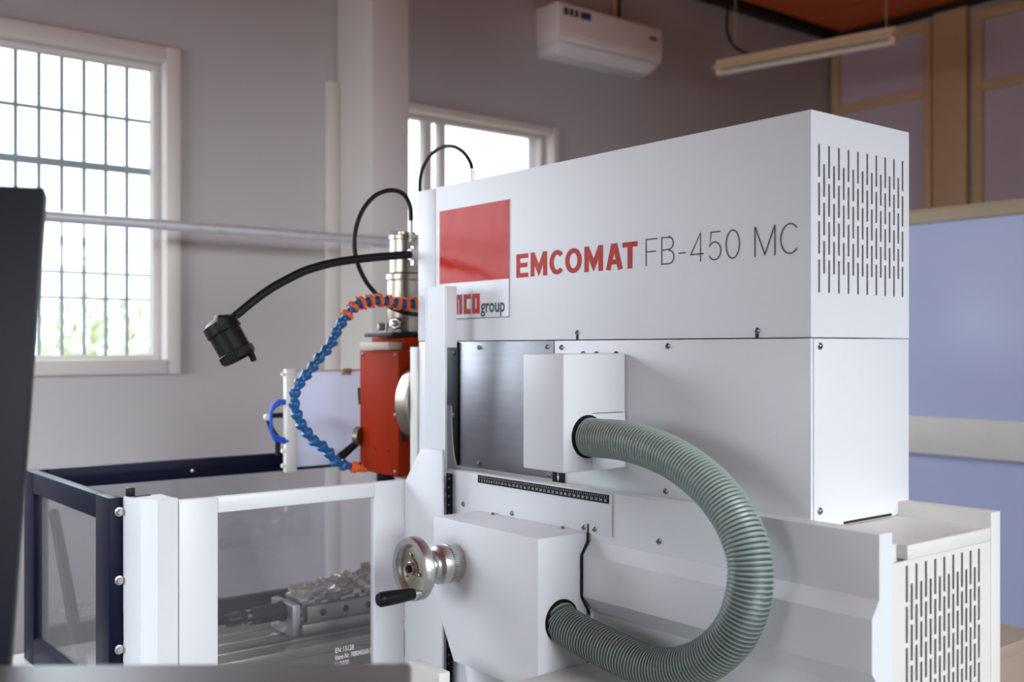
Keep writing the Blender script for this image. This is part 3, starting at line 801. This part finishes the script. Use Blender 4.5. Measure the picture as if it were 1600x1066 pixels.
# ------------------------------------------------------------------ safety enclosure with navy frame and white door
en = thing('safety_enclosure', 'machine guard with navy framed side window and white framed clear door', 'enclosure', (1.2, 2.8, .6))
ZN = 1.148; ex = .809; ey0, ey1 = 2.52, 3.276; tk = .03


def framed(name, m, axis, a0, a1, lo, hi, zlo, zhi, l0, l1, z0, z1):
    mb = MB()
    def bx(p0, p1, q0, q1):
        mb.box(a0, a1, p0, p1, q0, q1, .002) if axis == 'x' else mb.box(p0, p1, a0, a1, q0, q1, .002)
    bx(lo, l0, zlo, zhi); bx(l1, hi, zlo, zhi); bx(l0, l1, z1, zhi); bx(l0, l1, zlo, z0)
    return mb.build(name, m, en)


framed('side_frame', M_navy, 'x', ex, ex + tk, ey0, ey1, .6, ZN, 2.62, 3.175, .675, 1.09)
MB().box(ex + .012, ex + .017, 2.615, 3.18, .67, 1.095).build('side_pane', M_poly_d, en)
MB().prism([(ex - .0, .675), (ex + .018, .675), (ex + .018, .690)], 'y', 2.62, 3.175).build('sill_strip', M_navy, en)
framed('rear_frame', M_navy, 'y', ey1 - tk, ey1, ex + tk, 2.06, .6, ZN, ex + .06, 2.00, .686, 1.088)
MB().box(ex + tk, 2.06, ey1 - tk - .006, ey1 - tk, 1.115, 1.122).build('frame_fold', M_navy, en)
rp_ = MB().box(ex + .055, 2.005, ey1 - .018, ey1 - .013, .68, 1.093).build('rear_pane', M_poly_d, en)
def on_back(q): return Vector((1.003 - q[0], ey1 - .0185, .695 + q[1]))
for k, s_ in enumerate(('EN 13128', 'Ident-Nr. F8B040260-3', '11/2020')):
    print_text(s_, .018, lambda q, k=k: on_back((q[0], q[1] + .045 - k * .020)), width=(.05, .098, .04)[k]).build('pane_print', M_whitetext, rp_, 0)
MB().box(ex + tk, .842, ey0, ey0 + .03, .6, ZN, .001).build('corner_post', M_navy, en)
for py_ in (800, 907, 1015):
    q = P(186, py_, y=ey0 - .0005)
    o = MB().lathe([(0, .011), (.003, .011), (.0035, .009)], q, NY, 20); o.lathe([(.003, .008), (.010, .008), (.012, .006), (.012, .003)], q, NY, 6); o.build('bolt', M_chrome, en)
for px_ in (300, 520):
    q = P(px_, 735 - (px_ - 300) * .065, y=ey1 - tk - .0005); MB().lathe([(0, .008), (.004, .007), (.006, .003)], q, NY, 14).build('bolt', M_chrome, en)
q = P(484, 922, y=ey1 - tk - .0005); MB().lathe([(0, .009), (.004, .008), (.006, .003)], q, NY, 14).build('bolt', M_chrome, en)
# white hinge pillar with folded corner
DY = 2.41
pp = [(.932, DY), (.884, DY), (.856, 2.443), (.845, 2.49), (.8425, 2.519), (.858, 2.519), (.866, 2.455), (.890, DY + .02), (.932, DY + .02)]
MB().prism(pp, 'z', .55, 1.150).build('hinge_pillar', M_white, en, 12)
MB().prism([(.930, DY + .001), (.885, DY + .001), (.857, 2.445), (.846, 2.49), (.8435, 2.518), (.932, 2.518)], 'z', 1.140, 1.1485).build('pillar_cap', M_white, en, 12)
q = P(203, 776, z=1.149); MB().box(q.x - .008, q.x + .010, q.y - .008, q.y + .008, 1.1495, 1.170, .002).box(q.x - .006, q.x + .045, q.y - .012, q.y + .012, 1.1488, 1.151).build('door_latch', M_black, en)
# door
dx0, dx1 = .9345, 1.5592
d_ = framed('door_frame', M_white, 'y', DY, DY + .022, dx0, dx1, .45, 1.144, 1.030, 1.466, .60, 1.106)
dp = MB().box(1.025, 1.471, DY + .008, DY + .013, .595, 1.111).build('door_pane', M_poly, en, 0)
for k, s_ in enumerate(('EN 13128', 'Ident-Nr. F8B040260-3', '11/2020')):
    q = P(524, 1016 + k * 11, y=DY + .007)
    print_text(s_, .0185, on_y(DY + .0072, q.x, q.z - .008), width=(.055, .108, .04)[k], bold=.0002).build('pane_print', M_whitetext, dp, 0)
# inner brace seen through the side window, and the pan
q0 = P(85, 802, x=1.0); q1 = P(125, 1045, x=.95)
MB().sweep([P(84, 800, y=3.2), P(106, 920, y=3.02), P(127, 1046, y=2.86)], [.015, .016, .017], 6).build('inner_brace', M_black, en)
MB().box(.35, 1.58, 2.36, 3.34, .56, .598, .003).build('base_pan', M_white2, en)
MB().box(.70, 1.58, 2.45, 3.30, 0, .558, .003).build('pedestal', M_white2, en)

# ------------------------------------------------------------------ machine table, vise and wrapped block inside
tb = thing('machine_table', 'slotted grey steel machine table seen through the door window', 'table', (1.3, 2.78, .6))
mb = MB().box(.93, 1.95, 2.60, 2.97, .60, .655)
for k, (a, b) in enumerate(((2.60, 2.665), (2.685, 2.755), (2.775, 2.845), (2.865, 2.97))): mb.box(.93, 1.95, a, b, .655, .682, .002)
mb.build('slotted_table', M_cast, tb)
tb2 = MB().box(.95, 1.94, 2.62, 2.95, .598, .600).build('table_foot', M_cast, tb)
VX = .20
vi = thing('machine_vise', 'steel machine vise on the slotted table with a black screw spindle', 'vise', (1.33 + VX, 2.77, .682))
MB().box(1.20 + VX, 1.53 + VX, 2.69, 2.85, .6825, .718, .004).build('vise_base', M_cast, vi)
MB().box(1.22 + VX, 1.53 + VX, 2.70, 2.725, .7185, .765, .003).build('side_rail', M_cast, vi)
MB().box(1.22 + VX, 1.53 + VX, 2.815, 2.84, .7185, .765, .003).build('side_rail', M_cast, vi)
MB().box(1.175 + VX, 1.199 + VX, 2.70, 2.84, .6845, .775, .004).build('end_plate', M_chrome, vi)
for x in (1.27 + VX, 1.345 + VX, 1.42 + VX): MB().lathe([(0, .010), (.0015, .010), (.0016, .007)], (x, 2.6995, .742), NY, 18).build('bolt_recess', M_black, vi)
sy, sz = 2.765, .748
MB().lathe([(0, .030), (.006, .030), (.006, .026), (.10, .024), (.10, .020), (.114, .020), (.114, .012), (.13, .012), (.13, .019), (.165, .019), (.168, .015)], (1.1745 + VX, sy, sz), NX, 28).build('spindle', M_black, vi)
MB().lathe([(.1005, .0225), (.113, .0225)], (1.1745 + VX, sy, sz), NX, 6).build('spindle_nut', M_chrome, vi)
MB().lathe([(.131, .0195), (.166, .0195)], (1.1745 + VX, sy, sz), NX, 6).build('square_end', M_alu, vi)
wp = thing('wrapped_block', 'crumpled plastic wrapped metal block clamped in the vise', 'block', (1.36 + VX, 2.77, .76))
b = bmesh.new(); bmesh.ops.create_cube(b, size=1); bmesh.ops.subdivide_edges(b, edges=b.edges[:], cuts=13, use_grid_fill=True)
for v in b.verts:
    c = v.co.copy(); r = Vector((c.x * .30, c.y * .085, c.z * .085))
    n = c.normalized()
    r += Vector((n.x * .006, n.y * .004, n.z * .006)) * (math.sin(c.x * 41 + c.z * 17) + math.sin(c.y * 29 - c.x * 23 + c.z * 31)) + n * random.uniform(-.0035, .0035)
    v.co = r + Vector((1.365 + VX, 2.77, .772 + .022 * c.x))
m_ = MB(); m_.merge(b); m_.build('plastic_wrap', M_film, wp, 25)
MB().box(1.455 + VX, 1.525 + VX, 2.735, 2.805, .80, .845, .003).build('metal_end', M_cast, wp)

# ------------------------------------------------------------------ clear splash guard with blue handle
sy = 3.10
sgd = thing('splash_guard', 'clear acrylic splash guard with white edge strip and blue handle behind the blue hose', 'guard', (1.6, sy, 1.1))
q0 = P(445, 577, y=sy); q1 = P(462, 737, y=sy)
MB().box(q0.x, q1.x, sy - .01, sy + .012, q1.z, q0.z, .002).build('edge_strip', M_white2, sgd)
qa = P(567, 718, y=sy)
MB().box(q1.x, qa.x + .07, sy - .002, sy + .003, P(500, 727, y=sy).z, P(500, 580, y=sy).z).build('acrylic_sheet', M_acryl, sgd)
MB().box(q1.x, qa.x + .07, sy - .004, sy + .005, P(500, 580, y=sy).z, P(500, 578, y=sy).z).build('sheet_edge', M_tan, sgd)
q = P(541, 580, y=sy - .004); MB().box(q.x - .018, q.x + .018, sy - .009, sy + .008, q.z - .012, q.z + .009, .002).build('edge_clip', M_woodf, sgd)
pts = [P(449, 628, y=sy), P(436, 629, y=sy), P(427, 636, y=sy), P(423, 645, y=sy), P(424, 675, y=sy), P(430, 685, y=sy), P(449, 690, y=sy)]
MB().sweep(pts, [.010, .010, .009, .0055, .0055, .010, .011], 12).build('blue_handle', M_blue2, sgd, label='blue handle')
for py_ in (585, 705, 728):
    q = P(446, py_, y=sy - .004); MB().lathe([(0, .007), (.010, .007), (.013, .004)], (q0.x, sy, q.z), NX, 12).build('cap_screw', M_white2, sgd)
pts = [P(462, 648, y=sy + .06), P(440, 649, y=sy + .06), P(421, 650, y=sy + .06), P(419, 656, y=sy + .06), P(425, 672, y=sy + .06), P(434, 684, y=sy + .06), P(434, 712, y=sy + .06)]
MB().sweep(pts, .0085, 12).build('hinge_arm', M_rubber, sgd)
pts = [P(a, b, y=sy + .06) for a, b in ((472, 648), (500, 648), (515, 654), (527, 666), (535, 678), (536, 700))]
MB().sweep(spline(pts, 30), .011, 12).build('hose_reflection', M_bar, sgd)  # grey hose's reflection in the acrylic, modelled as a solid tube
q = P(416, 652, y=sy + .06); MB().lathe([(0, .011), (.012, .011), (.015, .007)], q, NY, 14).build('arm_knob', M_white2, sgd)

# ------------------------------------------------------------------ control panel at the left edge
Rz = -YAW
cpn = thing('control_panel', 'dark charcoal control panel seen from behind at the left edge', 'control panel', (0, 0, 0))
c_top = EYE + FW * 1.50 + RT * (-.666) + Vector((0, 0, .2298))
tilt = math.radians(4)
Mp = Matrix.Translation(c_top) @ Matrix.Rotation(Rz + math.radians(20), 4, 'Z') @ Matrix.Rotation(-tilt, 4, 'X')
cpn.location = (c_top.x - .25, c_top.y - .1, 0)
pp = [(-.42, 0), (0, 0), (-.05, -.80), (-.42, -.80)]
m_ = MB().prism(pp, 'y', 0, .06, .003); m_.bm.transform(Mp); m_.build('panel_housing', M_panelback, cpn)
pp = [(-.40, -.02), (-.025, -.02), (-.07, -.78), (-.40, -.78)]
m_ = MB().prism(pp, 'y', .0605, .075, .002); m_.bm.transform(Mp); m_.build('panel_front', M_black, cpn)
q = Mp @ Vector((-.35, .03, -.78)); MB().cyl((q.x, q.y, .02), (q.x, q.y, q.z), .03, 20).build('support_post', M_panelback, cpn)
MB().cyl((q.x, q.y, 0), (q.x, q.y, .02), .12, 32).build('post_foot', M_panelback, cpn)

# ------------------------------------------------------------------ steel bench in the foreground
zb = 1.10; q = EYE + FW * 1.343 + RT * (-.128); q.z = 0
bn = thing('steel_cabinet', 'grey brushed steel cabinet top out of focus along the lower edge', 'cabinet', (q.x, q.y, 0))
Mb = Matrix.Translation((q.x, q.y, 0)) @ Matrix.Rotation(Rz + math.radians(.9), 4, 'Z')
MB().box(-.60, 0, -.42, 0, zb - .03, zb, .006, 3, Mb).build('cabinet_top', M_bench, bn)
MB().box(-.59, -.012, -.41, -.012, .06, zb - .031, .003, 2, Mb).build('cabinet_body', M_bench, bn)
MB().box(-.55, -.05, -.38, -.05, 0, .06, 0, 2, Mb).build('plinth', M_black, bn)
